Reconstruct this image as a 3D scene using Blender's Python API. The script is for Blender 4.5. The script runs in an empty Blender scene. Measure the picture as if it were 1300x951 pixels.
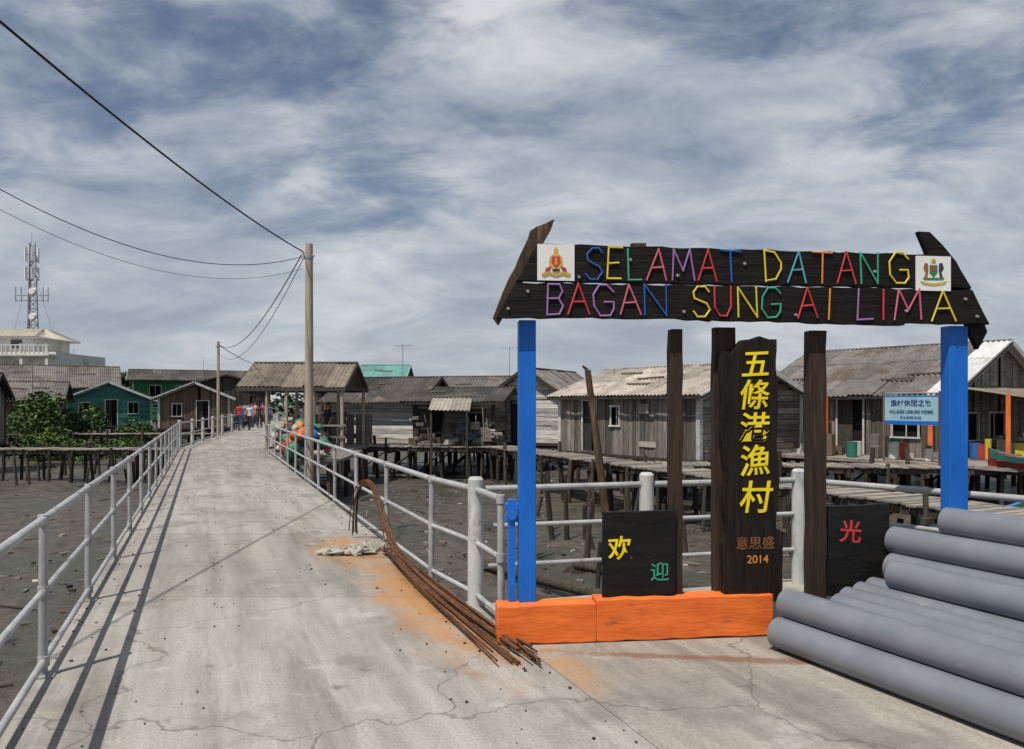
import bpy, math, random
from mathutils import Vector, Matrix, noise
random.seed(7)
R=random.random
def U(a,b): return a+(b-a)*R()
V=Vector
sc=bpy.context.scene
F=950.0; H=1.6; HY=513.0; MUD=-1.35
def pt(x,y,Y):  # surveyed position of a point in the photo at depth Y
    return V(((x-650)/F*Y, Y, H+(HY-y)/F*Y))
# ---------------------------------------------------------------- materials
def nd(nt,t,**k):
    n=nt.nodes.new(t)
    for a,b in k.items(): setattr(n,a,b)
    return n
def M(name,c1,c2=None,scale=4,stretch=(1,1,1),rough=.8,bump=.15,island=.25,c3=None,s3=.6,t3=.55,metal=0,spec=.3,lo=.35,hi=.65,bd=.02,rough2=None,rot=None):
    m=bpy.data.materials.new(name); m.use_nodes=True; nt=m.node_tree; L=nt.links.new
    b=nt.nodes['Principled BSDF']
    c2=c2 or tuple(v*.7 for v in c1)
    tc=nd(nt,'ShaderNodeTexCoord'); mp=nd(nt,'ShaderNodeMapping'); mp.inputs['Scale'].default_value=stretch
    if rot is not None:
        mp.vector_type='TEXTURE'; mp.inputs['Rotation'].default_value=(0,0,rot); mp.inputs['Scale'].default_value=tuple(1/v for v in stretch)
    L(tc.outputs['Object'],mp.inputs[0])
    n=nd(nt,'ShaderNodeTexNoise'); n.inputs['Scale'].default_value=scale; n.inputs['Detail'].default_value=8; n.inputs['Roughness'].default_value=.65
    L(mp.outputs[0],n.inputs['Vector'])
    r=nd(nt,'ShaderNodeValToRGB'); r.color_ramp.elements[0].position=lo; r.color_ramp.elements[1].position=hi
    r.color_ramp.elements[0].color=(*c1,1); r.color_ramp.elements[1].color=(*c2,1)
    L(n.outputs[0],r.inputs[0]); col=r.outputs[0]
    if c3:
        n2=nd(nt,'ShaderNodeTexNoise'); n2.inputs['Scale'].default_value=s3; n2.inputs['Detail'].default_value=7; n2.inputs['Roughness'].default_value=.7
        L(mp.outputs[0],n2.inputs['Vector'])
        r2=nd(nt,'ShaderNodeMapRange'); r2.inputs[1].default_value=t3; r2.inputs[2].default_value=t3+.12
        L(n2.outputs[0],r2.inputs[0])
        mx=nd(nt,'ShaderNodeMix',data_type='RGBA'); L(r2.outputs[0],mx.inputs[0]); L(col,mx.inputs[6]); mx.inputs[7].default_value=(*c3,1); col=mx.outputs[2]
        if rough2 is not None:
            mr=nd(nt,'ShaderNodeMapRange'); L(r2.outputs[0],mr.inputs[0]); mr.inputs[3].default_value=rough; mr.inputs[4].default_value=rough2; L(mr.outputs[0],b.inputs['Roughness'])
    if island:
        g=nd(nt,'ShaderNodeNewGeometry'); mr=nd(nt,'ShaderNodeMapRange'); mr.inputs[3].default_value=1-island; mr.inputs[4].default_value=1+island*.6
        L(g.outputs['Random Per Island'],mr.inputs[0])
        h=nd(nt,'ShaderNodeHueSaturation'); L(mr.outputs[0],h.inputs['Value']); L(col,h.inputs['Color']); col=h.outputs[0]
    L(col,b.inputs['Base Color'])
    if rough2 is None: b.inputs['Roughness'].default_value=rough
    b.inputs['Metallic'].default_value=metal; b.inputs['Specular IOR Level'].default_value=spec
    if bump:
        bp=nd(nt,'ShaderNodeBump'); bp.inputs['Strength'].default_value=bump; bp.inputs['Distance'].default_value=bd
        L(n.outputs[0],bp.inputs['Height']); L(bp.outputs[0],b.inputs['Normal'])
    return m
wood_v=M('weathered_wood_vertical',(.22,.195,.17),(.095,.08,.068),6,(3,3,.35),.85,.3,.55,c3=(.32,.285,.25),s3=1.2)
wood_h=M('weathered_wood_horizontal',(.27,.24,.205),(.12,.105,.088),6,(.4,.4,4),.85,.3,.55,c3=(.36,.33,.29),s3=1.)
wood_w=M('whitewashed_boards',(.68,.66,.62),(.36,.34,.31),5,(.4,.4,4),.8,.3,.4,c3=(.2,.17,.14),s3=.8,t3=.55)
wood_b=M('brown_boards',(.17,.12,.085),(.09,.065,.05),6,(3,3,.4),.85,.3,.4)
wood_dk=M('dark_boards',(.06,.052,.045),(.03,.027,.024),6,(2,2,.5),.85,.3,.4)
wood_deck=M('jetty_boards',(.31,.28,.245),(.17,.15,.125),5,(1,1,1),.85,.3,.4)
pile_m=M('old_piles',(.08,.065,.052),(.032,.026,.02),6,(3,3,.7),.9,.4,.5)
roof_g=M('grey_roof_sheet',(.19,.175,.165),(.115,.105,.095),3,(1,1,.6),.75,.15,.3,c3=(.10,.075,.055),s3=.9,t3=.52)
roof_l=M('light_roof_sheet',(.43,.39,.335),(.27,.235,.20),3,(1,1,.6),.75,.15,.35,c3=(.15,.115,.085),s3=.8,t3=.54)
roof_d=M('dark_roof_sheet',(.10,.09,.08),(.05,.045,.04),3,(1,1,.6),.75,.15,.45,c3=(.22,.18,.145),s3=.8,t3=.56)
roof_b=M('brown_roof_sheet',(.24,.205,.165),(.14,.115,.09),3,(1,1,.6),.8,.15,.35,c3=(.10,.085,.07),s3=1.2)
roof_w=M('zinc_roof_sheet',(.62,.62,.61),(.48,.48,.47),3,(1,1,1),.5,.1,.12,c3=(.35,.3,.26),s3=1,t3=.58)
roof_t=M('turquoise_roof_sheet',(.10,.28,.25),(.16,.33,.30),3,(1,1,1),.6,.1,.2,c3=(.2,.22,.2),s3=1)
teal_w=M('teal_paint',(.06,.24,.21),(.04,.16,.14),3,(1,1,1),.7,.1,.3)
green_w=M('green_paint',(.03,.22,.08),(.02,.12,.055),3,(1,1,1),.7,.1,.2)
white_w=M('white_render',(.66,.65,.61),(.5,.49,.46),2,(1,1,1),.8,.05,.08,c3=(.36,.34,.31),s3=.3)
cream_w=M('cream_roof',(.50,.46,.38),(.40,.36,.29),2,(1,1,1),.8,.05,.1)
trimw=M('white_trim',(.6,.6,.58),(.38,.37,.35),4,(1,1,1),.7,.1,.2)
shade_in=M('painted_room_shade',(.012,.012,.012),(.008,.008,.008),1,rough=1,bump=0,island=0)  # near-black colour stands in for the shade inside the houses
glass=M('window_glass',(.03,.04,.05),(.02,.03,.04),1,rough=.1,bump=0,island=0,spec=.8)
blue_p=M('blue_paint',(.010,.15,.60),(.006,.11,.46),5,(1,1,.4),.45,.25,.08,c3=(.03,.08,.2),s3=6,t3=.62)
orange_p=M('orange_paint',(.86,.19,.035),(.64,.12,.02),4,(.6,1,3),.6,.5,.08,c3=(.30,.07,.03),s3=3.2,t3=.585)
orange_q=M('orange_post_paint',(.7,.16,.03),None,3,rough=.6)
blackwood=M('charred_black_board',(.006,.0055,.005),(.017,.014,.012),5,(.5,2,7),.6,.5,.2,c3=(.05,.034,.022),s3=2.6,t3=.645,spec=.15)
blackpaint=M('black_painted_board',(.006,.006,.006),(.014,.013,.012),5,(.6,2,3),.55,.5,.2,c3=(.035,.028,.022),s3=2.2,t3=.64,spec=.2)
blackwood_v=M('charred_black_plank',(.007,.006,.005),(.02,.015,.011),5,(7,3,.5),.6,.8,.25,c3=(.11,.062,.03),s3=1.8,t3=.615,spec=.15)
brownlog=M('brown_log',(.115,.07,.04),(.04,.025,.015),5,(5,5,.6),.8,.7,.3,c3=(.22,.14,.08),s3=1.6,t3=.57)
rail_m=M('galvanised_rail',(.40,.405,.40),(.27,.275,.275),6,(1,1,1),.42,.1,.1,c3=(.18,.115,.075),s3=6.5,t3=.61)
bollard_m=M('white_post_concrete',(.55,.56,.54),(.38,.39,.38),5,(1,1,.6),.7,.25,.1,c3=(.24,.225,.2),s3=3.5,t3=.56)
pole_m=M('concrete_pole',(.42,.35,.27),(.29,.24,.19),4,(1,1,.4),.85,.1,.05)
conc_s=M('concrete_piles',(.22,.2,.18),(.13,.12,.105),3,(1,1,.5),.9,.2,.15)
pvc=M('grey_pvc',(.14,.155,.18),(.185,.20,.225),3,(1,1,1),.34,.04,.16,spec=.5,c3=(.27,.265,.25),s3=2.5,t3=.6)
rust=M('rusty_steel',(.17,.075,.03),(.07,.03,.015),12,(1,1,1),.85,.3,.4)
cable_m=M('black_cable',(.015,.015,.015),rough=.6,bump=0,island=0)
steel=M('galvanised_steel',(.3,.3,.31),(.22,.22,.23),3,rough=.5,island=.1)
cloth_w=M('dirty_white_cloth',(.45,.42,.36),(.26,.24,.2),9,rough=.9,bump=.8)
yellow_t=M('yellow_lettering',(.85,.68,.015),(.72,.52,.01),8,rough=.5,island=.1,c3=(.4,.28,.03),s3=18,t3=.62)
def simple(n,c,r=.6): return M(n,c,tuple(v*.75 for v in c),8,rough=r,bump=.15,island=.15)
PAL={'b':simple('blue_stick',(.02,.11,.38)),'y':simple('yellow_stick',(.78,.62,.04)),'g':simple('green_stick',(.04,.36,.22)),
'r':simple('red_stick',(.55,.05,.05)),'p':simple('pink_stick',(.58,.13,.2)),'v':simple('violet_stick',(.34,.17,.42)),'c':simple('cyan_stick',(.08,.36,.45)),'o':simple('orange_stick',(.7,.26,.05))}
panel_w=M('white_panel',(.74,.74,.72),(.68,.68,.66),3,rough=.5,island=0,bump=0)
leafm=M('leaf_green',(.095,.165,.03),(.045,.09,.018),2,rough=.6,bump=0,island=.55,spec=.2)
leafd=M('leaf_dark',(.035,.06,.025),(.02,.038,.015),.5,rough=.7,bump=0,island=.5,spec=.2)
bark=M('bark',(.1,.08,.06),rough=.9)
# concrete deck with rust stain
def deckmat(name,stain,c1,c2,c3):
    m=M(name,c1,c2,1.6,(2.6,.25,1),.82,.25,.14,c3=c3,s3=.7,t3=.52,bd=.006,rot=.39)
    nt=m.node_tree; L=nt.links.new; b=nt.nodes['Principled BSDF']
    src=b.inputs['Base Color'].links[0].from_socket
    tc=nd(nt,'ShaderNodeTexCoord')
    f=nd(nt,'ShaderNodeTexNoise'); f.inputs['Scale'].default_value=55; f.inputs['Detail'].default_value=5; f.inputs['Roughness'].default_value=.75; L(tc.outputs['Object'],f.inputs['Vector'])
    mr=nd(nt,'ShaderNodeMapRange'); mr.inputs[1].default_value=.3; mr.inputs[2].default_value=.7; mr.inputs[3].default_value=.7; mr.inputs[4].default_value=1.22; L(f.outputs[0],mr.inputs[0])
    h=nd(nt,'ShaderNodeHueSaturation'); L(mr.outputs[0],h.inputs['Value']); L(src,h.inputs['Color']); cur=h.outputs[0]
    for sc_,t,amt,colr in((1.1,.57,.65,(.15,.14,.125,1)),(3.7,.66,.75,(.085,.078,.07,1)),(2.4,.63,.6,(.46,.445,.415,1)),(.5,.55,.4,(.17,.16,.145,1))):
        g=nd(nt,'ShaderNodeTexNoise'); g.inputs['Scale'].default_value=sc_; g.inputs['Detail'].default_value=9; g.inputs['Roughness'].default_value=.68
        mp=nd(nt,'ShaderNodeMapping'); mp.inputs['Location'].default_value=(sc_*3,sc_,0); L(tc.outputs['Object'],mp.inputs[0]); L(mp.outputs[0],g.inputs['Vector'])
        gr=nd(nt,'ShaderNodeMapRange'); gr.inputs[1].default_value=t-.04; gr.inputs[2].default_value=t+.08; gr.inputs[4].default_value=amt; L(g.outputs[0],gr.inputs[0])
        mx=nd(nt,'ShaderNodeMix',data_type='RGBA'); L(gr.outputs[0],mx.inputs[0]); L(cur,mx.inputs[6]); mx.inputs[7].default_value=colr; cur=mx.outputs[2]
    # hairline cracks
    wn=nd(nt,'ShaderNodeTexNoise'); wn.inputs['Scale'].default_value=1.6; wn.inputs['Detail'].default_value=6; L(tc.outputs['Object'],wn.inputs['Vector'])
    va=nd(nt,'ShaderNodeMix',data_type='VECTOR'); va.inputs[0].default_value=.45; L(tc.outputs['Object'],va.inputs[4]); L(wn.outputs['Color'],va.inputs[5])
    vo=nd(nt,'ShaderNodeTexVoronoi',feature='DISTANCE_TO_EDGE'); vo.inputs['Scale'].default_value=.75; L(va.outputs[1],vo.inputs['Vector'])
    vr=nd(nt,'ShaderNodeMapRange'); vr.inputs[1].default_value=.0015; vr.inputs[2].default_value=.0045; vr.inputs[3].default_value=.55; vr.inputs[4].default_value=0; L(vo.outputs['Distance'],vr.inputs[0])
    mx=nd(nt,'ShaderNodeMix',data_type='RGBA'); L(vr.outputs[0],mx.inputs[0]); L(cur,mx.inputs[6]); mx.inputs[7].default_value=(.08,.07,.06,1); cur=mx.outputs[2]
    for (cx,cy,ang,sx,sy,thr,amt,colr) in stain:
        mp=nd(nt,'ShaderNodeMapping',vector_type='TEXTURE'); mp.inputs['Location'].default_value=(cx,cy,0); mp.inputs['Rotation'].default_value=(0,0,ang); mp.inputs['Scale'].default_value=(sx,sy,50)
        L(tc.outputs['Object'],mp.inputs[0])
        ln=nd(nt,'ShaderNodeVectorMath',operation='LENGTH'); L(mp.outputs[0],ln.inputs[0])
        nn=nd(nt,'ShaderNodeTexNoise'); nn.inputs['Scale'].default_value=3.5; nn.inputs['Detail'].default_value=10; nn.inputs['Roughness'].default_value=.75; L(tc.outputs['Object'],nn.inputs['Vector'])
        mu=nd(nt,'ShaderNodeMath',operation='MULTIPLY_ADD'); L(nn.outputs[0],mu.inputs[0]); mu.inputs[1].default_value=2.6; L(ln.outputs['Value'],mu.inputs[2])
        r=nd(nt,'ShaderNodeMapRange',interpolation_type='SMOOTHSTEP'); r.inputs[1].default_value=thr+.55; r.inputs[2].default_value=thr-.45; r.inputs[3].default_value=0; r.inputs[4].default_value=amt; L(mu.outputs[0],r.inputs[0])
        mx=nd(nt,'ShaderNodeMix',data_type='RGBA'); L(r.outputs[0],mx.inputs[0]); L(cur,mx.inputs[6]); mx.inputs[7].default_value=(*colr,1); cur=mx.outputs[2]
    L(cur,b.inputs['Base Color']); return m
rs=(.40,.19,.05); rd=(.17,.07,.025)
st1=[(-.75,6.2,.385,.42,2.0,1.95,.8,rs),(-1.8,8.2,.385,.45,1.1,1.85,.85,rs),(-.62,6.1,.385,.13,1.9,1.9,.7,rd),(-1.6,8.1,.385,.2,.5,1.9,.7,rd)]
deck_m=deckmat('walkway_concrete',st1,(.37,.345,.31),(.235,.217,.193),(.19,.175,.155))
plat_m=deckmat('platform_concrete',[(.3,4.55,.385,.35,.8,1.5,.7,rs),(1.3,4.72,1.45,.07,1.4,1.9,.7,rd)],(.39,.36,.315),(.26,.24,.21),(.2,.18,.155))
# ---------------------------------------------------------------- mesh builder
class MB:
    def __init__(s): s.v=[];s.f=[];s.m=[];s.sm=[];s.mats=[]
    def mi(s,m):
        if m not in s.mats: s.mats.append(m)
        return s.mats.index(m)
    def add(s,vs,fs,mat,smooth=False):
        o=len(s.v); s.v+=[tuple(v) for v in vs]; i=s.mi(mat)
        for f in fs: s.f.append(tuple(o+k for k in f)); s.m.append(i); s.sm.append(smooth)
    def hexa(s,p,a,b,c,mat):
        p=V(p);a=V(a);b=V(b);c=V(c)
        vs=[p,p+a,p+a+b,p+b,p+c,p+a+c,p+a+b+c,p+b+c]
        s.add(vs,[(0,3,2,1),(4,5,6,7),(0,1,5,4),(1,2,6,5),(2,3,7,6),(3,0,4,7)],mat)
    def box(s,c,sz,mat,rz=0):
        ca,sa=math.cos(rz),math.sin(rz); a=V((ca,sa,0))*sz[0]; b=V((-sa,ca,0))*sz[1]; w=V((0,0,sz[2]))
        s.hexa(V(c)-a/2-b/2-w/2,a,b,w,mat)
    def beam(s,p,q,w,h,mat,up=V((0,0,1))):
        p=V(p);q=V(q);d=(q-p); x=d.cross(up)
        if x.length<1e-5: x=V((1,0,0))
        x.normalize(); y=x.cross(d).normalized()
        s.hexa(p-x*w/2-y*h/2,x*w,y*h,d,mat)
    def cyl(s,p,q,r0,r1=None,mat=None,n=8,cap=True):
        p=V(p);q=V(q); r1=r0 if r1 is None else r1
        d=(q-p).normalized(); a=d.orthogonal().normalized(); b=d.cross(a)
        vs=[];
        for k in range(n):
            t=2*math.pi*k/n; vs.append(p+(a*math.cos(t)+b*math.sin(t))*r0)
        for k in range(n):
            t=2*math.pi*k/n; vs.append(q+(a*math.cos(t)+b*math.sin(t))*r1)
        s.add(vs,[(k,(k+1)%n,n+(k+1)%n,n+k) for k in range(n)],mat,True)
        if cap:
            s.add(vs,[tuple(range(n-1,-1,-1)),tuple(range(n,2*n))],mat)
    def path(s,pts,r,mat,n=6):
        for i in range(len(pts)-1): s.cyl(pts[i],pts[i+1],r,r,mat,n)
    def poly(s,pts,ex,mat):
        pts=[V(p) for p in pts]; ex=V(ex); n=len(pts)
        s.add(pts+[p+ex for p in pts],[tuple(range(n)),tuple(range(2*n-1,n-1,-1))]+[(k,n+k,n+(k+1)%n,(k+1)%n) for k in range(n)],mat)
    def ball(s,c,r,mat,nu=10,nv=7,jit=0):
        c=V(c); r=V(r) if not isinstance(r,(int,float)) else V((r,r,r)); vs=[]
        for j in range(nv+1):
            ph=math.pi*j/nv
            for i in range(nu):
                th=2*math.pi*i/nu; k=1+jit*(noise.noise(V((i*.7,j*.9,c.x*7)))); 
                vs.append(c+V((r.x*math.sin(ph)*math.cos(th)*k,r.y*math.sin(ph)*math.sin(th)*k,r.z*math.cos(ph)*k)))
        s.add(vs,[(j*nu+i,(j+1)*nu+i,(j+1)*nu+(i+1)%nu,j*nu+(i+1)%nu) for j in range(nv) for i in range(nu)],mat,True)
    def build(s,name,parent=None,fix=True):
        me=bpy.data.meshes.new(name); me.from_pydata(s.v,[],s.f)
        for m in s.mats: me.materials.append(m)
        me.polygons.foreach_set('material_index',s.m); me.polygons.foreach_set('use_smooth',s.sm)
        if fix:
            import bmesh
            bm=bmesh.new(); bm.from_mesh(me); bmesh.ops.recalc_face_normals(bm,faces=bm.faces); bm.to_mesh(me); bm.free()
        ob=bpy.data.objects.new(name,me); sc.collection.objects.link(ob)
        if parent: ob.parent=parent; ob.location=-parent.location
        return ob
def empty(name,loc=(0,0,0)):
    e=bpy.data.objects.new(name,None); e.location=loc; e.empty_display_size=.3; sc.collection.objects.link(e); return e
# ---------------------------------------------------------------- ground
def axis(mx,n,k):
    return [math.sinh(k*(2*i/n-1))/math.sinh(k)*mx for i in range(n+1)]
def mudz(x,y): return MUD+.14*noise.fractal(V((x*.25,y*.25,3)),1,2,5)+.06*noise.noise(V((x*1.3,y*1.3,0)))+.03*noise.noise(V((x*3.1,y*3.1,4)))
def mudflat():
    n=300; ax=axis(900,n,5.6); vs=[];fs=[]
    for j in range(n+1):
        for i in range(n+1):
            x=ax[i]+1; y=ax[j]+15
            z=mudz(x,y)
            if abs(x)>150 or abs(y)>150: z=MUD
            vs.append((x,y,z))
    for j in range(n):
        for i in range(n):
            a=j*(n+1)+i; fs.append((a,a+1,a+n+2,a+n+1))
    mb=MB(); m=M('wet_mud',(.10,.085,.066),(.035,.03,.024),3.2,(1,1,1),.6,1,0,c3=(.055,.055,.036),s3=.5,t3=.48,rough2=.28,bd=.1,spec=.5)
    mb.add(vs,fs,m,True); mb.build('mudflat_ground',fix=False)
    mb=MB(); wm=M('muddy_water',(.045,.04,.03),(.035,.032,.025),1,rough=.06,bump=.05,island=0,spec=.6)
    mb.add([(-60,-10,MUD-.13),(60,-10,MUD-.13),(60,60,MUD-.13),(-60,60,MUD-.13)],[(0,1,2,3)],wm); mb.build('tidal_puddle_water',fix=False)
mudflat()
def debris():
    mb=MB(); cols=[pile_m,wood_h,pile_m,conc_s,wood_dk,pile_m,wood_b,conc_s,wood_v]; bright=[trimw,simple('litter_blue',(.05,.14,.3)),simple('litter_red',(.3,.07,.05)),trimw,trimw,cloth_w]
    for i in range(3600):
        if R()<.6: x=U(-9,14); y=U(8,32)
        else: x=U(-30,-3); y=U(3,42)
        if noise.noise(V((x*.3,y*.3,9)))<-.05 and R()<.75: continue
        s=U(.012,.06)*(1+y/35); z=mudz(x,y)
        mb.box((x,y,z+.005),(s*U(.5,3),s,U(.015,.04)),random.choice(bright if R()<.09 else cols),U(0,3.1))
    for i in range(160):
        x=U(-25,12); y=U(6,30); z=mudz(x,y); a=U(0,3.1); l=U(.3,1.3)
        mb.cyl((x,y,z+.02),(x+math.cos(a)*l,y+math.sin(a)*l,z+U(.0,.1)),.02,.012,random.choice([pile_m,wood_h,wood_dk]),5)
    mb.build('mud_litter')
debris()
# ---------------------------------------------------------------- walkway
def EL(Y): return V((-.99-.41*Y,Y,0))
def ER(Y): return V((2.10-.41*Y,Y,0))
wk=empty('concrete_walkway',(-4,10,0))
mb=MB()
Y=-6.0; step=3.05
while Y<26.6:
    y1=min(Y+step,26.7)
    a=EL(Y+.003);b=ER(Y+.003);c=ER(y1-.003);d=EL(y1-.003)
    mb.poly([p-V((0,0,.2)) for p in (a,b,c,d)],(0,0,.2),deck_m); Y=y1
mb.build('deck_slabs',wk)
mb=MB()
far=[((-11.94,26.7),(-8.85,26.7)),((-13.4,32),(-9.4,32)),((-17.5,48),(-15.2,48)),((-21.5,64),(-19.8,64)),((-27,90),(-25.5,90))]
for i in range(4):
    (a,b),(d,c)=far[i],far[i+1]
    mb.poly([(a[0],a[1]+.01,-.2),(b[0],b[1]+.01,-.2),(c[0],c[1],-.2),(d[0],d[1],-.2)],(0,0,.2),deck_m)
mb.build('far_deck',wk)
mb=MB()
for k in range(18):
    Y=-4+k*1.85
    for e,s in((EL(Y),1),(ER(Y),-1)):
        mb.box((e.x+s*.25,Y,-.2-.9),(.22,.22,1.79-.2),conc_s,.39)
    mb.beam(EL(Y)+V((.05,0,-.33)),ER(Y)+V((-.05,0,-.33)),.2,.25,conc_s)
for Y in range(30,66,4):
    x0=-11.94-(Y-26.7)*.262; mb.box((x0+.3,Y,-.9),(.22,.22,1.4),conc_s); mb.box((x0+1.8,Y,-.9),(.22,.22,1.4),conc_s)
mb.build('piles_and_beams',wk)
# grit and chips lying on the deck
mb=MB()
for i in range(420):
    Y=U(2.5,16); t=R()**2; x=(EL(Y).x+.05+t*1.2) if R()<.5 else (ER(Y).x-.05-t*1.2); s=U(.004,.014)
    mb.box((x,Y,s*.4),(s,s*U(.6,1.6),s*.8),random.choice([conc_s,wood_dk,pile_m]),U(0,3))
mb.build('loose_grit')
# platform
pl=empty('concrete_platform',(3,4,0)); mb=MB()
P=[(ER(-6).x+.006,-6),(ER(5.96).x+.006,5.98),(2.66,6.9),(4.15,5.15),(9,5.1),(9,-6)]
mb.poly([(x,y,-.22) for x,y in P],(0,0,.216),plat_m)
for x,y in ((0.3,5.6),(2.3,6.2),(3.8,4.9),(6,4.6),(1.5,3),(4,2)): mb.box((x,y,-.8),(.25,.25,1.15),conc_s)
mb.build('slab',pl)
# railings
def railing(name,pts,thick=(),hs=(.92,.5,.09)):
    e=empty(name,pts[0]); mb=MB()
    for i in range(len(pts)-1):
        for h,r in zip(hs,(.026,.02,.02)):
            a=V(pts[i])+V((0,0,h)); b=V(pts[i+1])+V((0,0,h)); mb.cyl(a,b,r,r,rail_m,10)
    mb.build('rails',e); mb=MB()
    for i,p in enumerate(pts):
        p=V(p)
        if i in thick:
            mb.cyl(p-V((0,0,.2)),p+V((0,0,1.0)),.064,.062,bollard_m,16); mb.cyl(p+V((0,0,1.0)),p+V((0,0,1.02)),.062,.045,bollard_m,16)
        else:
            t=V((U(-.012,.012),U(-.012,.012),0))
            mb.cyl(p-V((0,0,.12))+t,p+V((0,0,hs[0])),.026,.026,rail_m,10)
            for h in hs: mb.cyl(p+V((0,0,h-.03)),p+V((0,0,h+.03)),.033,.033,rail_m,10)
            mb.box(p+V((0,0,.006)),(.12,.12,.012),rail_m,.39)
    mb.build('posts',e)
ys=[-3,-1.2,.8,2.6,4.4,6.1,7.75,9.4,11.1,12.8,14.5,16.2,17.9,19.6,21.3,23,24.8,26.5]
railing('walkway_railing',[EL(y)+V((.04,0,0)) for y in ys])
railing('walkway_railing',[V((-.08,5.36,0)),V((-.29,5.96,0))]+[ER(y)-V((.04,0,0)) for y in [6.8,8.5,10.2,11.9,13.6,15.3,17,18.7,20.4,22.1,24.3]],thick=(1,))
railing('platform_railing',[V((-.29,5.98,0)),V((1.14,6.34,0)),V((2.57,6.7,0)),V((3.72,5.3,0)),V((3.95,5.0,0))],thick=(1,2,3),hs=(.92,.62,.3))
fp=[V((-11.95,26.9,0)),V((-12.6,29.5,0)),V((-13.3,32.2,0)),V((-14.2,35.5,0)),V((-15.1,39,0)),V((-16.2,43.3,0)),V((-17.4,48,0)),V((-19.2,55,0)),V((-21.2,63,0))]
railing('jetty_railing',fp,thick=tuple(range(9)))
railing('jetty_railing',[V((-11.6,37,0)),V((-13.2,41.6,0)),V((-15.1,48,0)),V((-17,54.5,0))],thick=(0,1,2,3))
# ---------------------------------------------------------------- houses
def sub(iv,a,b):
    out=[]
    for s,e in iv:
        if b<=s or a>=e: out.append((s,e)); continue
        if a>s: out.append((s,a))
        if b<e: out.append((b,e))
    return out
def wall(mb,P,d,L,z0,ze,zr,gable,ops,mat,horiz,w=.19,th=.03,miss=.02):
    P=V(P);d=V(d);o=V((d.y,-d.x,0))*th; P=V((P.x,P.y,0)); Z=V((0,0,1))
    top=lambda t: ze+((zr-ze)*(1-abs(2*t/L-1)) if gable else 0)
    if not horiz:
        t=0
        while t<L-.01:
            t1=min(t+w*U(.8,1.15),L); m=(t+t1)/2; zz=top(m); iv=[(z0-U(0,.12),zz)]
            for (a,b,za,zb) in ops:
                if a<m<b: iv=sub(iv,za,zb)
            if R()>miss:
                for s,e in iv: mb.hexa(P+d*t+Z*s,d*(t1-t-.012),o*U(.5,1.5),Z*(e-s),mat)
            t=t1
    else:
        z=z0
        zt=zr if gable else ze
        while z<zt-.02:
            z1=min(z+w*U(.9,1.1),zt); m=(z+z1)/2
            if m>ze and gable: f=(m-ze)/(zr-ze)/2*L; iv=[(f,L-f)]
            else: iv=[(0,L)]
            for (a,b,za,zb) in ops:
                if za<m<zb: iv=sub(iv,a,b)
            for s,e in iv:
                x=s
                while x<e-.01:
                    x1=min(x+U(1.2,3.6),e)
                    if R()>miss: mb.hexa(P+d*x+Z*z,d*(x1-x-.006),o*U(.5,1.6),Z*(z1-z-.014),mat)
                    x=x1
            z=z1
def sheet(mb,p00,p10,p01,p11,mat,pitch=.16,amp=.026,accent=None):
    p00,p10,p01,p11=map(V,(p00,p10,p01,p11)); L=(p10-p00).length; n=max(1,round(L/.8))
    nrm=(p10-p00).cross(p01-p00).normalized()
    if nrm.z<0: nrm=-nrm
    sl=(p01-p00).length; rows=max(1,round(sl/1.7))
    for i in range(n):
        for r in range(rows):
            a,b=i/n,(i+1)/n; c,d=r/rows-(.02 if r else 0),(r+1)/rows
            k=max(4,int(L/n/pitch*4)); k+=k%2; vs=[]; lift=U(0,.015)+.012*r+ (U(0,.03) if r==0 else 0)
            low=U(-.06,.06)/sl if r==0 else 0
            for j in range(k+1):
                t=a+(b-a)*j/k
                off=nrm*(amp*math.sin(j*math.pi/2)+lift+.01*(i%2))
                q0=p00.lerp(p10,t);q1=p01.lerp(p11,t)
                vs+= [q0.lerp(q1,c+low)+off,q0.lerp(q1,d)+off]
            mt=mat
            if accent and i in accent[1]: mt=accent[0]
            mb.add(vs,[(2*j,2*j+2,2*j+3,2*j+1) for j in range(k)],mt,False)
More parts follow.
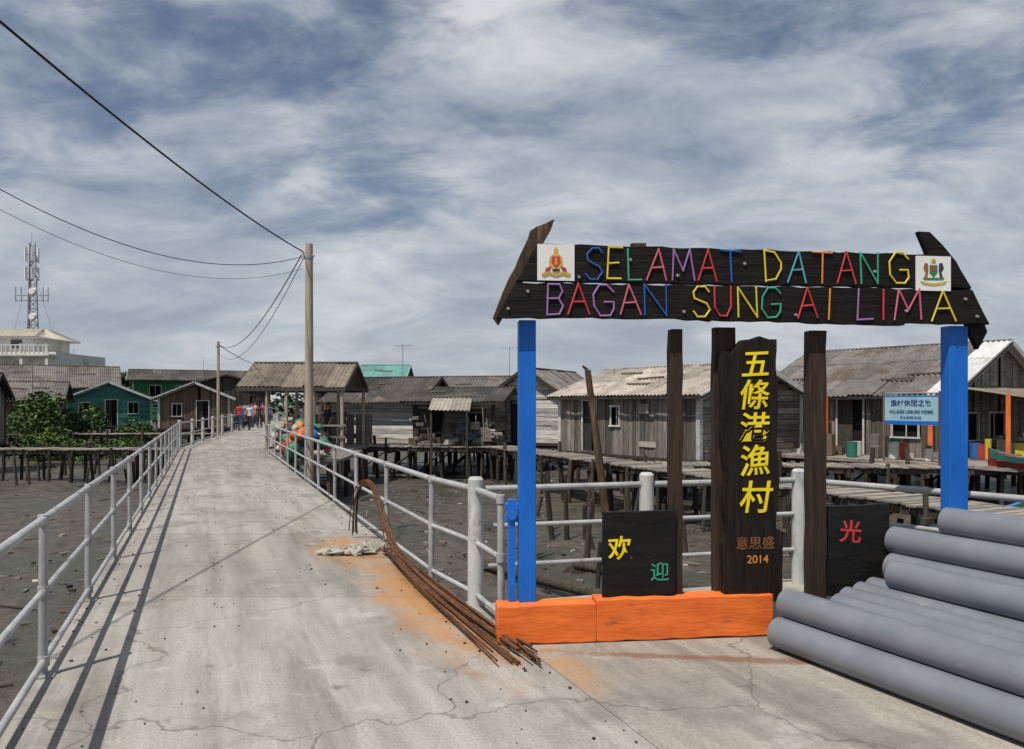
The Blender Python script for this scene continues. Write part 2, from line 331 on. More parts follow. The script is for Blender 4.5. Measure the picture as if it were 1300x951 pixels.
def house(name,A,B,D,z0,ze,zr,wm,rm,tm=wood_dk,perp=False,horiz=False,over=.35,of=(),osd=(),stilts=True,side_h=None,gm=None,accent=None,shut=None,ant=False):
    A=V((*A,0));B=V((*B,0)); L=(B-A).length; u=(B-A)/L; n=V((-u.y,u.x,0)); Z=V((0,0,1))
    e=empty(name,(A+B)/2+n*D/2)
    mb=MB(); gm=gm or wm; sh=horiz if side_h is None else side_h
    wall(mb,A,u,L,z0,ze,zr,perp,of,gm if perp else wm,horiz)
    wall(mb,B,n,D,z0,ze,zr,not perp,osd,wm if perp else gm,sh)
    wall(mb,B+n*D,-u,L,z0,ze,zr,perp,(),wm,horiz); wall(mb,A+n*D,-n,D,z0,ze,zr,not perp,(),wm,sh)
    for c in (A,B,A+n*D,B+n*D): mb.box(c+Z*(z0+ze)/2,(.14,.14,ze-z0),tm,math.atan2(u.y,u.x))
    out=V((u.y,-u.x,0))
    if not horiz:
        for k in range(int(L/1.4)):
            t=U(.1,L-.9)
            if any(a-.9<t<b for a,b,_,_ in of): continue
            mb.hexa(A+u*t+out*.045+Z*U(z0+.1,ze-.5),u*U(.3,.9),out*.02,Z*U(.12,.35),random.choice([wood_h,roof_l,wood_w,wm]))
    mb.build('walls',e)
    mb=MB(); i=.12; mb.hexa(A+u*i+n*i+Z*(z0+.02),u*(L-2*i),n*(D-2*i),Z*(ze-z0-.05),shade_in)  # closed black box behind the walls; room shade painted so openings look dark
    mb.build('room_shade_box',e)
    mb=MB(); mb.hexa(A-u*.1-n*.1+Z*(z0-.12),u*(L+.2),n*(D+.2),Z*.11,wood_dk); mb.build('floor',e)
    mb=MB(); o=over
    if not perp:
        sl=(zr-ze)/(D/2); ez=Z*(ze-sl*o+.05); rz=Z*(zr+.05)
        a=A-u*o-n*o+ez; b=B+u*o-n*o+ez; c=A-u*o+n*D/2+rz; d=B+u*o+n*D/2+rz; a2=A-u*o+n*(D+o)+ez; b2=B+u*o+n*(D+o)+ez
    else:
        sl=(zr-ze)/(L/2); ez=Z*(ze-sl*o+.05); rz=Z*(zr+.05)
        a=A-u*o-n*o+ez; b=A-u*o+n*(D+o)+ez; c=A+u*L/2-n*o+rz; d=A+u*L/2+n*(D+o)+rz; a2=B+u*o-n*o+ez; b2=B+u*o+n*(D+o)+ez
    sheet(mb,a,b,c,d,rm,accent=accent); sheet(mb,a2,b2,c,d,rm,accent=accent); mb.build('roof',e)
    mb=MB()
    for p,q in((a,c),(a2,c),(b,d),(b2,d)): mb.beam(p-Z*.05,q-Z*.05,.035,.16,tm)
    mb.beam(a-Z*.06,b-Z*.06,.05,.08,wood_dk); mb.beam(a2-Z*.06,b2-Z*.06,.05,.08,wood_dk); mb.beam(c+Z*.03,d+Z*.03,.22,.04,rm)
    k=int((b-a).length/.9)
    for t in range(k+1):
        f=t/max(1,k); mb.beam(a.lerp(b,f)-Z*.07,c.lerp(d,f)-Z*.07,.05,.08,wood_dk)
    for k in range(3):
        f=U(.1,.8); g=U(.25,.8); p=a.lerp(b,f).lerp(c.lerp(d,f),g); q=a.lerp(b,f+.15).lerp(c.lerp(d,f+.15),g+U(-.05,.05)); mb.beam(p+Z*.08,q+Z*.08,.08,.05,wood_h)
    if ant:
        p=c.lerp(d,.6); mb.cyl(p,p+Z*1.5,.02,.015,steel,5); mb.cyl(p+Z*1.45-u*.4,p+Z*1.45+u*.4,.01,.01,steel,4)
        for k in range(5): q=p+Z*1.45+u*(k*.18-.36); mb.cyl(q-n*.25,q+n*.25,.008,.008,steel,4)
    mb.build('roof_trim',e)
    mb=MB()
    for lst,P0,dr in((of,A,u),(osd,B,n)):
        out=V((dr.y,-dr.x,0))
        for (x0,x1,za,zb) in lst:
            q=P0+out*.035
            for s in(x0,x1): mb.hexa(q+dr*(s-.03)+Z*za,dr*.06,out*.03,Z*(zb-za),tm)
            mb.hexa(q+dr*(x0-.06)+Z*zb,dr*(x1-x0+.12),out*.04,Z*.06,tm)
            if za>z0+.3:
                mb.hexa(q+dr*(x0-.06)+Z*(za-.05),dr*(x1-x0+.12),out*.06,Z*.05,tm)
                if shut:
                    w=(x1-x0)*.48; mb.hexa(q+dr*(x1+.04)+out*.04+Z*za,dr*w,out*.03,Z*(zb-za),shut)
                mb.hexa(P0-out*.05+dr*(x0+x1-.03)/2+Z*za,dr*.03,out*.03,Z*(zb-za),tm)
            else:
                mb.hexa(P0-out*.06+dr*x0+Z*za,dr*(x1-x0)*.55,out*.03,Z*(zb-za),shut or wood_dk)
    mb.build('windows_and_doors',e)
    if stilts:
        mb=MB(); nu=max(2,round(L/1.1)); nv=max(2,round(D/1.8))
        for i in range(nu+1):
            for j in range(nv+1):
                p=A+u*L*i/nu+n*D*j/nv; p+=V((U(-.1,.1),U(-.1,.1),0)); r=U(.05,.09)
                mb.cyl(p+Z*(MUD-.3)+V((U(-.12,.12),U(-.08,.08),0)),p+Z*(z0-.12),r,r*.9,pile_m,7)
        for j in range(nv+1): mb.beam(A+n*D*j/nv+Z*(z0-.2)-u*.2,B+n*D*j/nv+Z*(z0-.2)+u*.2,.1,.14,pile_m)
        for i in range(nu):
            if R()<.6: mb.cyl(A+u*L*i/nu+Z*(MUD+.1),A+u*L*(i+1)/nu+Z*(z0-.3),.04,.04,pile_m,6)
        mb.build('stilts',e)
    return e,A,B,u,n,L
house('wooden_stilt_house',(1.76,27),(5.51,22),5.2,-.05,1.93,2.85,wood_v,roof_l,trimw,of=[(2.6,3.0,.9,1.5),(1.2,1.9,0,1.7)],osd=[(2.9,3.5,.7,1.4)],side_h=True,gm=wood_h)
house('wooden_stilt_house',(8.85,27.13),(12.75,22.0),8,-.05,1.95,3.6,wood_v,roof_g,trimw,of=[(3.1,4.0,.0,1.75),(1.2,2.2,.6,1.4),(4.9,5.7,.6,1.5)],osd=[(1.0,2.2,.5,1.3),(3,4.2,.5,1.3)],side_h=False,gm=wood_h,accent=(roof_w,(8,)))
house('whitewashed_stilt_house',(-7.8,32),(-4.05,31.2),5,-.05,1.75,2.75,wood_w,roof_d,wood_dk,horiz=True,of=[(.15,.75,.5,1.2)],over=.4,ant=True)
house('patched_stilt_shack',(-3.95,30.6),(-.75,30.0),4,-.1,1.75,2.25,wood_h,roof_d,wood_dk,horiz=True,of=[(.1,1.2,.1,1.5),(2.2,2.9,.6,1.3)],over=.5)
house('wooden_stilt_house',(-3.6,36),(1.4,35.2),5,-.05,2.0,2.95,wood_v,roof_g,wood_dk,over=.4,of=[(3,3.6,.7,1.4)],ant=True)
house('whitewashed_stilt_house',(-.8,33),(2.1,31.5),5,-.05,2.05,3.1,wood_w,roof_g,wood_dk,horiz=True,of=[(.9,1.5,.0,1.7)],over=.3,perp=True)
house('turquoise_roof_house',(-13.5,66),(-9.6,66),5,.0,4.0,5.1,wood_h,roof_t,trimw)
# left side
house('dark_stilt_house',(-28,29),(-22.1,31.2),3.2,-.1,2.0,2.9,wood_v,roof_d,wood_dk,perp=False,of=[(3.2,4.0,.7,1.5)],over=.35)
house('teal_house',(-32.2,54),(-27.3,56.6),6,.0,2.0,3.2,teal_w,roof_t,trimw,perp=True,of=[(.8,1.5,.9,1.7),(2.5,3.3,0,1.9),(4,4.7,.9,1.7)],over=.5,horiz=True)
house('brown_stilt_house',(-23.6,50),(-19.6,51.8),6,.0,2.1,3.05,wood_b,roof_g,trimw,perp=True,of=[(.8,1.4,.8,1.6),(2.3,3.1,0,1.8)],over=.4)
house('green_house',(-38.5,76),(-28.5,80.5),6,.0,4.2,5.2,green_w,roof_d,trimw,of=[(1.5,2.6,2.4,3.5),(4,5.2,2.4,3.5),(7,8,2.4,3.5),(9,10,2.4,3.5)],over=.6,horiz=True,ant=True)
house('grey_roof_house',(-41.5,61),(-34.5,65),6,.0,3.2,4.9,wood_v,roof_g,wood_dk,of=[(1,2.3,1.5,2.7),(4,5,1.5,2.7)],over=.5,ant=True)
house('grey_roof_house',(-30,68),(-23,71),6,.0,3.2,4.3,wood_dk,roof_d,wood_dk,perp=True)
house('wooden_stilt_house',(-20,72),(-14,73),6,.0,3.0,4.1,wood_v,roof_g,trimw,ant=True)
house('dark_stilt_house',(-33,45),(-28.6,47),4,-.1,2.0,3.0,wood_b,roof_g,wood_dk,over=.5,of=[(3,4,.5,1.5)])
def whitebld():
    e=empty('white_two_storey_building',(-56,84,0)); mb=MB()
    mb.box((-57,87,3.0),(14,10,8.6),white_w); mb.build('walls',e); mb=MB()
    for z in (3.6,6.9): mb.box((-57,81.2,z),(14.6,1.8,.2),white_w)
    for z in (3.6,6.9):
        mb.box((-57,80.4,z+1.05),(14.6,.12,.12),white_w)
        for i in range(30): mb.cyl((-64.1+i*.49,80.4,z+.1),(-64.1+i*.49,80.4,z+1.0),.10,.07,white_w,6)
    for i in range(6): mb.box((-63.8+i*2.75,80.6,3.5),(.3,.3,6.6),white_w)
    for i in range(6): mb.box((-63.8+i*2.75,80.42,7.5),(.22,.2,1.2),white_w)
    mb.build('balconies',e); mb=MB()
    for i in range(5): mb.box((-62.5+i*2.75,81.97,4.9),(1.3,.1,1.5),glass)
    for i in range(5): mb.box((-62.5+i*2.75,81.97,1.6),(1.3,.1,1.6),glass)
    for i in range(3): mb.box((-49.97,84+i*2.8,4.9),(.1,1.2,1.4),glass)
    mb.build('windows',e); mb=MB()
    mb.box((-58,87,8.2),(9,7,1.8),white_w); 
    for i in range(3): mb.box((-60.5+i*2.6,83.46,8.3),(1.2,.08,.9),glass)
    sheet(mb,(-63.4,82.5,9.1),(-52.6,82.5,9.1),(-61.5,87,10.3),(-54.5,87,10.3),cream_w); sheet(mb,(-52.6,82.5,9.1),(-52.6,91.5,9.1),(-54.5,87,10.3),(-54.5,88,10.3),cream_w)
    mb.box((-58,87,9.04),(10.6,8.8,.12),white_w); mb.build('roof',e)
whitebld()
def tower():
    e=empty('telecom_tower',(-77,120,0)); mb=MB(); c=V((-77,120,0)); ht=27.5
    def leg(k,z): 
        r=1.3-(.85*z/ht); t=k*2*math.pi/3+.4; return c+V((math.cos(t)*r,math.sin(t)*r,z))
    for k in range(3): mb.cyl(leg(k,MUD),leg(k,ht),.11,.08,steel,6)
    z=0
    while z<ht-1:
        for k in range(3):
            mb.cyl(leg(k,z),leg((k+1)%3,z+1.3),.05,.05,steel,4); mb.cyl(leg(k,z),leg((k+1)%3,z),.05,.05,steel,4)
        z+=1.3
    mb.cyl(c+V((0,0,ht)),c+V((0,0,ht+1.5)),.05,.03,steel,5); mb.build('lattice',e); mb=MB()
    for z,h in((25.5,2.2),(22.5,2.0)):
        for k in range(6):
            t=k*math.pi/3; p=c+V((math.cos(t)*.95,math.sin(t)*.95,z)); mb.box(p,(.3,.25,h),panel_w,t)
            mb.cyl(c+V((0,0,z)),p,.04,.04,steel,4)
    for z in(19.5,15.5): mb.cyl(c+V((.9,-1.1,z)),c+V((.9,-1.5,z)),.6,.5,panel_w,14)
    mb.box(c+V((0,0,19.0)),(5.5,.15,.15),steel); mb.box(c+V((0,0,18.2)),(5,.15,.12),steel)
    for dx in(-2.6,-1.7,1.8,2.6): mb.cyl(c+V((dx,0,18)),c+V((dx,0,20.4)),.07,.07,steel,5)
    mb.build('antennas',e); mb=MB()
    for k in range(3):
        t=k*2*math.pi/3+.2
        for z in(24,16): mb.cyl(c+V((0,0,z)),c+V((math.cos(t)*7,math.sin(t)*7,MUD)),.025,.025,steel,4)
    mb.build('guy_wires',e)
tower()
def shed():
    e=empty('open_market_shed',(-7.7,28,0)); mb=MB()
    A=V((-9.65,26.2,0));u=V((1,-.02,0)).normalized();n=V((.02,1,0)).normalized();L=3.85;D=3.6;Z=V((0,0,1))
    sheet(mb,A+Z*2.2,A+u*L+Z*2.2,A+n*D/2+Z*3.12,A+u*L+n*D/2+Z*3.12,roof_b)
    sheet(mb,A+n*D+Z*2.2,A+u*L+n*D+Z*2.2,A+n*D/2+Z*3.12,A+u*L+n*D/2+Z*3.12,roof_b); mb.build('roof',e); mb=MB()
    for p in(0,L):
        mb.beam(A+u*p+Z*2.15,A+u*p+n*D/2+Z*3.07,.05,.16,wood_dk); mb.beam(A+u*p+n*D+Z*2.15,A+u*p+n*D/2+Z*3.07,.05,.16,wood_dk)
        mb.beam(A+u*p+Z*2.15,A+u*p+n*D+Z*2.15,.07,.12,wood_dk)
    mb.beam(A+Z*2.12,A+u*L+Z*2.12,.06,.14,wood_dk); mb.beam(A+n*D+Z*2.12,A+u*L+n*D+Z*2.12,.06,.14,wood_dk); mb.beam(A+n*D/2+Z*3.16,A+u*L+n*D/2+Z*3.16,.2,.04,roof_b)
    for fu in(.27,.45,.7,.96):
        for v in(.1,D-.1): mb.cyl(A+u*L*fu+n*v+Z*-1.4,A+u*L*fu+n*v+Z*2.15,.065,.06,pole_m,8)
    mb.build('frame',e); mb=MB()
    mb.hexa(A+u*.9+Z*-.12,u*(L-.8),n*D,Z*.1,wood_deck)
    for fz in(.45,.85): mb.beam(A+u*1+Z*fz,A+u*L+Z*fz,.03,.06,wood_h)
    for i in range(9): mb.beam(A+u*(1+i*.36)+n*D+Z*0,A+u*(1+i*.36)+n*D+Z*1.2,.3,.03,wood_h,up=n)
    mb.build('bench_deck',e)
shed()
def sacks():
    e=empty('pile_of_sacks',(-7.5,24.8,0)); mb=MB()
    cs=[simple('orange_sack',(.62,.15,.04)),simple('black_sack',(.03,.03,.035)),cloth_w,simple('red_sack',(.45,.05,.05)),simple('white_sack',(.6,.6,.58)),simple('blue_sack',(.06,.16,.4)),simple('green_net',(.05,.2,.12)),simple('black_bag',(.05,.05,.05)),wood_dk,simple('orange_net',(.6,.2,.05))]
    for i in range(170):
        t=R()**.75; Y=20.9+t*5.2; x=ER(Y).x+U(.2,1.3)+t*U(0,.9); z=.1+abs(random.gauss(0,.36)); r=U(.09,.24)
        if z>.95: z=.5
        mb.ball((x,Y,z),(r,r*U(.8,1.2),r*U(.6,1.2)),random.choice(cs),9,6,1.0)
    mb.poly([(ER(20.8).x+.03,20.8,-.12),(-5.0,21.2,-.12),(-5.2,26.15,-.12),(ER(26.1).x,26.1,-.12)],(0,0,.1),wood_deck)
    for x,y in((-5.2,21.3),(-5.2,23.5),(-5.3,26),(-6.1,21.2)): mb.cyl((x,y,MUD-.2),(x,y,-.12),.07,.07,pile_m,7)
    mb.build('sacks',e)
sacks()
def jetty(name,a,b,w,z,sp=1.1):
    a=V((*a,z));b=V((*b,z)); L=(b-a).length;d=(b-a)/L;n=V((-d.y,d.x,0)); e=empty(name,(a+b)/2); mb=MB(); t=0;Z=V((0,0,1))
    while t<L:
        pw=U(.14,.2); j=U(-.06,.06)
        if R()>.02: mb.hexa(a+d*t+n*(-w/2+j)+Z*U(-.012,.012),d*(pw-.02),n*(w+U(-.05,.05))+d*U(-.02,.02),Z*.035,wood_deck)
        t+=pw
    mb.build('planks',e); mb=MB()
    for s in(-1,0,1): mb.beam(a+n*s*(w/2-.12)-Z*.09,b+n*s*(w/2-.12)-Z*.09,.08,.14,pile_m)
    t=.1
    while t<L:
        for s in(-1,1):
            p=a+d*t+n*s*(w/2-.05)+V((U(-.08,.08),U(-.08,.08),0)); r=U(.05,.085)
            top=(z-.03 if R()<.75 else z+U(.1,.5)); p2=V((p.x,p.y,top)); mb.cyl(V((p.x+U(-.15,.15),p.y+U(-.1,.1),MUD-.3)),p2,r,r*.85,pile_m,7)
        mb.beam(a+d*t-n*(w/2+.1)-Z*.2,a+d*t+n*(w/2+.1)-Z*.2,.09,.1,pile_m); t+=U(.7,1.1)*sp
    mb.build('stilts',e)
jetty('wooden_jetty',(-.6,29.2),(9.6,6.8),1.25,-.06)
jetty('wooden_jetty',(9.9,11.5),(24,20.5),1.6,-.1)
jetty('wooden_jetty',(3.4,21.3),(13.5,20.0),1.3,-.1)
jetty('wooden_jetty',(-25,28.2),(-12.0,28.6),1.1,-.12)
jetty('wooden_jetty',(-8.9,30.2),(-.6,29.2),1.1,-.08)
jetty('wooden_jetty',(-27,40.5),(-15.5,41.5),1.2,-.05)
def pilings():
    mb=MB()
    for i in range(70):
        if i<46: x=U(0.2,8.5);y=U(12,22); 
        else: x=U(-19,-11);y=U(26.5,33)
        if i>=46 and x>-12.2-(y-26)*.4: x-=2.5
        h=U(.4,1.5); z=mudz(x,y); mb.cyl((x,y,z-.2),(x+U(-.2,.2),y+U(-.1,.1),z+h),U(.04,.08),U(.03,.06),pile_m,7)
    mb.build('old_mooring_piles')
    mb=MB(); b=pt(766,578,20); t=pt(746,470,20); mb.cyl((b.x+.1,b.y,MUD-.2),(t.x,t.y,t.z),.12,.085,brownlog,9); mb.cyl(t,t+V((-.14,0,.12)),.05,.03,brownlog,6); mb.build('leaning_log')
    for a,b,r in(((-1.9,11.5),(1.0,7.4),.12),((-.6,13.5),(2.6,9.3),.1),((1.2,14),(5,9.2),.09)):
        mb=MB(); mb.cyl((*a,mudz(*a)+r),(*b,mudz(*b)+r),r,r*.8,pile_m,9); mb.build('driftwood_log')
pilings()
# ---------------------------------------------------------------- utility poles and cables
def upole(x,y,zt,r=.09,zb=MUD-.3):
    e=empty('utility_pole',(x,y,0)); mb=MB(); mb.cyl((x,y,zb),(x,y,zt),r*1.15,r*.85,pole_m,14); mb.build('shaft',e)
    mb=MB(); mb.cyl((x-.12,y-.02,zt-.25),(x+.12,y-.02,zt-.25),.02,.02,steel,6); mb.cyl((x-.12,y-.02,zt-.33),(x-.12,y-.02,zt-.18),.035,.03,bollard_m,8); mb.cyl((x,y,zt-.32),(x,y,zt-.26),r*.98,r*.98,steel,14); mb.build('bracket',e)
upole(-4.27,15.75,4.97); upole(-15.7,40,4.95,.08); upole(-4.6,-10,7.9); upole(-9.2,5.6,8.0)
upole(-29.5,46,4.0,.06)
def cable(name,a,b,sag,r=.012,n=40):
    a=V(a);b=V(b); cu=bpy.data.curves.new(name,'CURVE'); cu.dimensions='3D'; cu.bevel_depth=r; cu.bevel_resolution=2
    sp=cu.splines.new('POLY'); sp.points.add(n)
    for i in range(n+1):
        t=i/n; p=a.lerp(b,t)-V((0,0,4*sag*t*(1-t))); sp.points[i].co=(*p,1)
    cu.materials.append(cable_m); ob=bpy.data.objects.new(name,cu); sc.collection.objects.link(ob)
top=V((-4.39,15.73,4.8))
cable('power_cable',top,(-4.6,-10,7.75),1.0,.013)
cable('power_cable',top-V((0,0,.1)),(-9.2,5.6,7.6),1.75,.007); cable('power_cable',top-V((0,0,.35)),(-9.2,5.6,7.3),1.75,.004)
cable('power_cable',top,(-15.75,40,4.85),.9,.012); cable('power_cable',top-V((.0,0,.15)),(-15.75,40,4.4),1.1,.008)
cable('power_cable',(-15.75,40,4.8),(-22,75,5),.6,.02)
# ---------------------------------------------------------------- welcome gate
O=V((-.09,4.95,0)); us=V((3.49,.40,0)).normalized(); ns=V((us.y,-us.x,0)); Z=V((0,0,1))
def sp(x,y,off=0):
    k=(x-650)/F; Yd=(O.y-us.y/us.x*O.x)/(1-us.y/us.x*k); p=V((k*Yd,Yd,H+(HY-y)/F*Yd)); return p+ns*off
def sbox(mb,x0,x1,y0,y1,o0,o1,mat):
    a=sp(x0,y1); b=sp(x1,y1); c=sp(x0,y0); zt=c.z; w=(V((b.x,b.y,0))-V((a.x,a.y,0)))
    mb.hexa(a+ns*o0,w,ns*(o1-o0),Z*(zt-a.z),mat)
def sbz(mb,x0,x1,z0,z1,o0,o1,mat):
    a=sp(x0,513);b=sp(x1,513);a.z=z0;b.z=z0; mb.hexa(a+ns*o0,b-a,ns*(o1-o0),Z*(z1-z0),mat)
g=empty('welcome_gate_sign',O)
def rough(pts,seg=.12,j=.006):
    out=[]
    for i in range(len(pts)):
        a=V(pts[i]);b=V(pts[(i+1)%len(pts)]); n=max(1,int((b-a).length/seg))
        for k in range(n):
            p=a.lerp(b,k/n); out.append(p+us*U(-j,j)+Z*U(-j,j) if k else p)
    return out
def bev(o,w=.004):
    m=o.modifiers.new('bevel','BEVEL'); m.width=w; m.segments=2; m.limit_method='ANGLE'; m.angle_limit=math.radians(50)
mb=MB()
mb.poly(rough([sp(683,309),sp(1208,324),sp(1234,366),sp(655,357)],.07,.005),-ns*.05,blackwood)
mb.poly(rough([sp(655,358.5),sp(1235,368),sp(1257,412),sp(1150,410),sp(1148,413),sp(905,406),sp(903,408),sp(860,404),sp(630,403)],.07,.006),-ns*.055+us*.001,blackwood)
mb.poly(rough([sp(805,306,-.06),sp(824,306,-.06),sp(824,318,-.06),sp(805,318,-.06)],.05),-ns*.05,brownlog)
bev(mb.build('sign_boards',g))
mb=MB()
mb.poly([sp(x,y,-.055) for x,y in((706,275),(701,290),(690,309),(672,345),(652,380),(634,412),(627,402),(640,368),(648,350),(656,336),(660,325),(672,300),(675,290),(683,285),(694,281))],-ns*.045,brownlog)
mb.poly([sp(x,y,-.06) for x,y in((1173,291),(1188,292),(1204,308),(1222,330),(1245,375),(1262,420),(1250,443),(1241,425),(1225,380),(1205,345),(1186,322))],-ns*.045,blackwood)
bev(mb.build('horn_boards',g))
mb=MB()
for x,y in((800,330),(1010,400),(670,370),(1225,380),(1150,395),(860,350),(945,335),(868,396),(1240,402),(645,392),(735,352),(1110,345)): p=sp(x,y,.002); mb.cyl(p,p+ns*.012,.012,.009,steel,8)
mb.build('bolts',g)
mb=MB(); 
sbz(mb,661,683,.0,H+(HY-404)/F*4.95,-.18,-.085,blue_p); bev(mb.build('post_left',g),.006)
mb=MB(); sbz(mb,1213,1237,0,H+(HY-412)/F*5.3,-.16,-.06,blue_p); bev(mb.build('post_right',g),.006)
mb=MB(); sbz(mb,648,657,.26,.95,-.17,-.12,blue_p); sbz(mb,644,662,.88,.92,-.175,-.115,blue_p); sbz(mb,644,660,.80,.84,-.175,-.115,blue_p); p=sp(652,513); p.z=.82; mb.cyl(p-ns*.12+Z*.03,p-ns*.1+Z*.03,.035,.035,blue_p,12); mb.build('blue_bracket',g)
mb=MB()
def upost(x0,x1,zt,o0,o1,mat,lean=0):
    a=sp(x0,513);b=sp(x1,513);a.z=b.z=0; w=(b-a); q=14; pts=[]
    for i in range(q+1): pts.append(a+Z*zt*i/q+us*U(-.006,.006)+us*lean*i/q)
    for i in range(q,-1,-1): pts.append(a+w+Z*zt*i/q+us*U(-.006,.006)+us*lean*i/q)
    mb.poly([p+ns*o1 for p in pts],-ns*(o1-o0),mat)
brown2=M('dark_timber_post',(.055,.032,.02),(.02,.013,.009),5,(6,6,.5),.75,.8,.2,c3=(.11,.062,.035),s3=1.8,t3=.57)
upost(857,873,2.12,-.17,-.09,brown2); upost(1036,1057,2.12,-.17,-.08,brown2); upost(916,944,2.14,-.2,-.13,brown2)
bev(mb.build('timber_posts',g))
mb=MB()
mb.poly(rough([sp(x,y,-.04) for x,y in((946,431),(957,430),(968,426),(980,430),(990,430),(989,470),(992,520),(990,560),(994,610),(989,672),(998,676),(997,766),(923,766),(921,690),(926,680),(922,640),(925,600),(919,560),(921,500),(918,470),(921,445),(932,448))],.06,.005),-ns*.07,blackwood_v)
bev(mb.build('name_tablet',g),.006)
mb=MB()
mb.poly(rough([sp(x,y,-.06) for x,y in((768,652),(862,650),(860,766),(768,766))],.08,.003),-ns*.035,blackpaint)
mb.poly(rough([sp(x,y,-.1) for x,y in((1062,645),(1140,642),(1142,760),(1060,762))],.08,.003),-ns*.035,blackpaint)
bev(mb.build('side_tablets',g))
mb=MB()
def ob(x0,x1,y0,z1):
    a=sp(x0,820);b=sp(x1,820);a.z=b.z=0; mb.poly(rough([a+Z*.003,b+Z*.003,b+Z*z1,a+Z*z1],.1,.006),-ns*.16,orange_p)
ob(632,757,0,.262); ob(757.6,982,0,.285); bev(mb.build('orange_base_beam',g),.007)
ST={'S':[[(1,.85),(.75,1),(.3,1),(0,.8),(.1,.6),(.85,.42),(1,.22),(.75,0),(.25,0),(0,.15)]],'E':[[(1,1),(0,1),(0,0),(1,0)],[(0,.5),(.8,.5)]],'L':[[(0,1),(0,0),(1,0)]],
'A':[[(0,0),(.5,1),(1,0)],[(.22,.4),(.8,.42)]],'M':[[(0,0),(.12,1),(.5,.3),(.88,1),(1,0)]],'T':[[(0,1),(1,.97)],[(.5,1),(.48,0)]],'D':[[(0,0),(0,1),(.6,.93),(1,.6),(1,.4),(.6,.07),(0,0)]],
'N':[[(0,0),(0,1),(1,0),(1,1)]],'G':[[(1,.8),(.7,1),(.3,1),(0,.7),(0,.3),(.3,0),(.8,0),(1,.2),(1,.45),(.55,.45)]],'B':[[(0,0),(0,1),(.7,1),(.9,.78),(.7,.53),(0,.53)],[(.7,.53),(1,.28),(.8,0),(0,0)]],
'U':[[(0,1),(0,.3),(.3,0),(.7,0),(1,.3),(1,1)]],'I':[[(.5,1),(.5,0)]]}
row1=[('S',744,764,'b'),('E',772,789,'y'),('L',797,814,'g'),('A',822,847,'p'),('M',853,880,'v'),('A',886,910,'r'),('T',916,940,'b'),('D',971,991,'y'),('A',1001,1023,'c'),('T',1031,1056,'o'),('A',1062,1085,'r'),('N',1092,1114,'g'),('G',1129,1152,'y')]
row2=[('B',695,715,'v'),('A',721,747,'r'),('G',754,779,'v'),('A',787,812,'p'),('N',818,846,'b'),('S',880,900,'y'),('U',907,928,'r'),('N',936,960,'y'),('G',967,990,'g'),('A',1012,1037,'r'),('I',1044,1060,'o'),('L',1089,1108,'v'),('I',1114,1128,'r'),('M',1136,1170,'p'),('A',1182,1212,'y')]
mb=MB()
for row,ya,yb in((row1,315,354),(row2,361,399)):
    for ch,x0,x1,c in row:
        dy=(x0-740)*.0165 if row is row1 else (x0-700)*.0175
        dy+=U(-1,1); tl=U(-.06,.06)
        for st in ST[ch]:
            pts=[sp(x0+a*(x1-x0)+U(-.7,.7)+tl*(b-.5)*(yb-ya),yb+dy-b*(yb-ya)+U(-.7,.7),.008) for a,b in st]
            mb.path(pts,.0066,PAL[c],7)
            for q in pts: mb.ball(q,.0074,PAL[c],7,4)
mb.build('stick_letters',g)
mb=MB(); sbox(mb,682,729,310,356,.001,.009,panel_w); sbox(mb,1162,1206,325,369,.001,.009,panel_w); mb.build('crest_panels',g)
mb=MB()
red=PAL['r'];yel=simple('gold_print',(.6,.42,.08));grn=simple('green_print',(.05,.25,.1));drk=simple('dark_print',(.04,.04,.06));brn=simple('brown_print',(.3,.12,.05))
def shp(cx,cy,pts,mat,o=.0095,s=1): mb.poly([sp(cx+a*s,cy+b*s,o) for a,b in pts],ns*.0012,mat)
c=(705.5,333)
shp(*c,[(-3,-15),(0,-20),(3,-15),(2.5,-11),(-2.5,-11)],yel); shp(*c,[(-8,-6),(-4,-10),(4,-10),(8,-6),(9,3),(5,9),(-5,9),(-9,3)],yel); shp(*c,[(-5,-7),(5,-7),(6,1),(0,8),(-6,1)],red,.0112)
shp(*c,[(-13,8),(-6,5),(-8,12),(-14,15)],red,.0112); shp(*c,[(13,8),(6,5),(8,12),(14,15)],red,.0112); shp(*c,[(-19,15),(-10,12),(0,15),(10,12),(19,15),(16,19),(9,16),(0,19),(-9,16),(-16,19)],yel,.0124); shp(*c,[(-1.5,-5),(1.5,-5),(1.5,4),(-1.5,4)],yel,.0128)
shp(*c,[(-4,9),(4,9),(5,12),(-5,12)],drk,.0132)
c=(1184,346)
shp(*c,[(-3,-15),(0,-18),(3,-15),(2.5,-11),(-2.5,-11)],yel); shp(*c,[(-5,-9),(5,-9),(5,1),(0,7),(-5,1)],grn); shp(*c,[(-2.5,-8),(2.5,-8),(2.5,-2),(-2.5,-2)],red,.0112)
for s_ in(-1,1): shp(*c,[(7*s_,-11),(11*s_,-12),(13*s_,-5),(10*s_,1),(12*s_,7),(8*s_,7),(6.5*s_,-2)],brn if s_<0 else drk)
shp(*c,[(-14,7),(14,7),(12,10),(-12,10)],grn); shp(*c,[(-17,11),(-8,13),(0,14),(8,13),(17,11),(14,15),(0,17),(-14,15)],yel,.0112)
mb.build('crests',g)
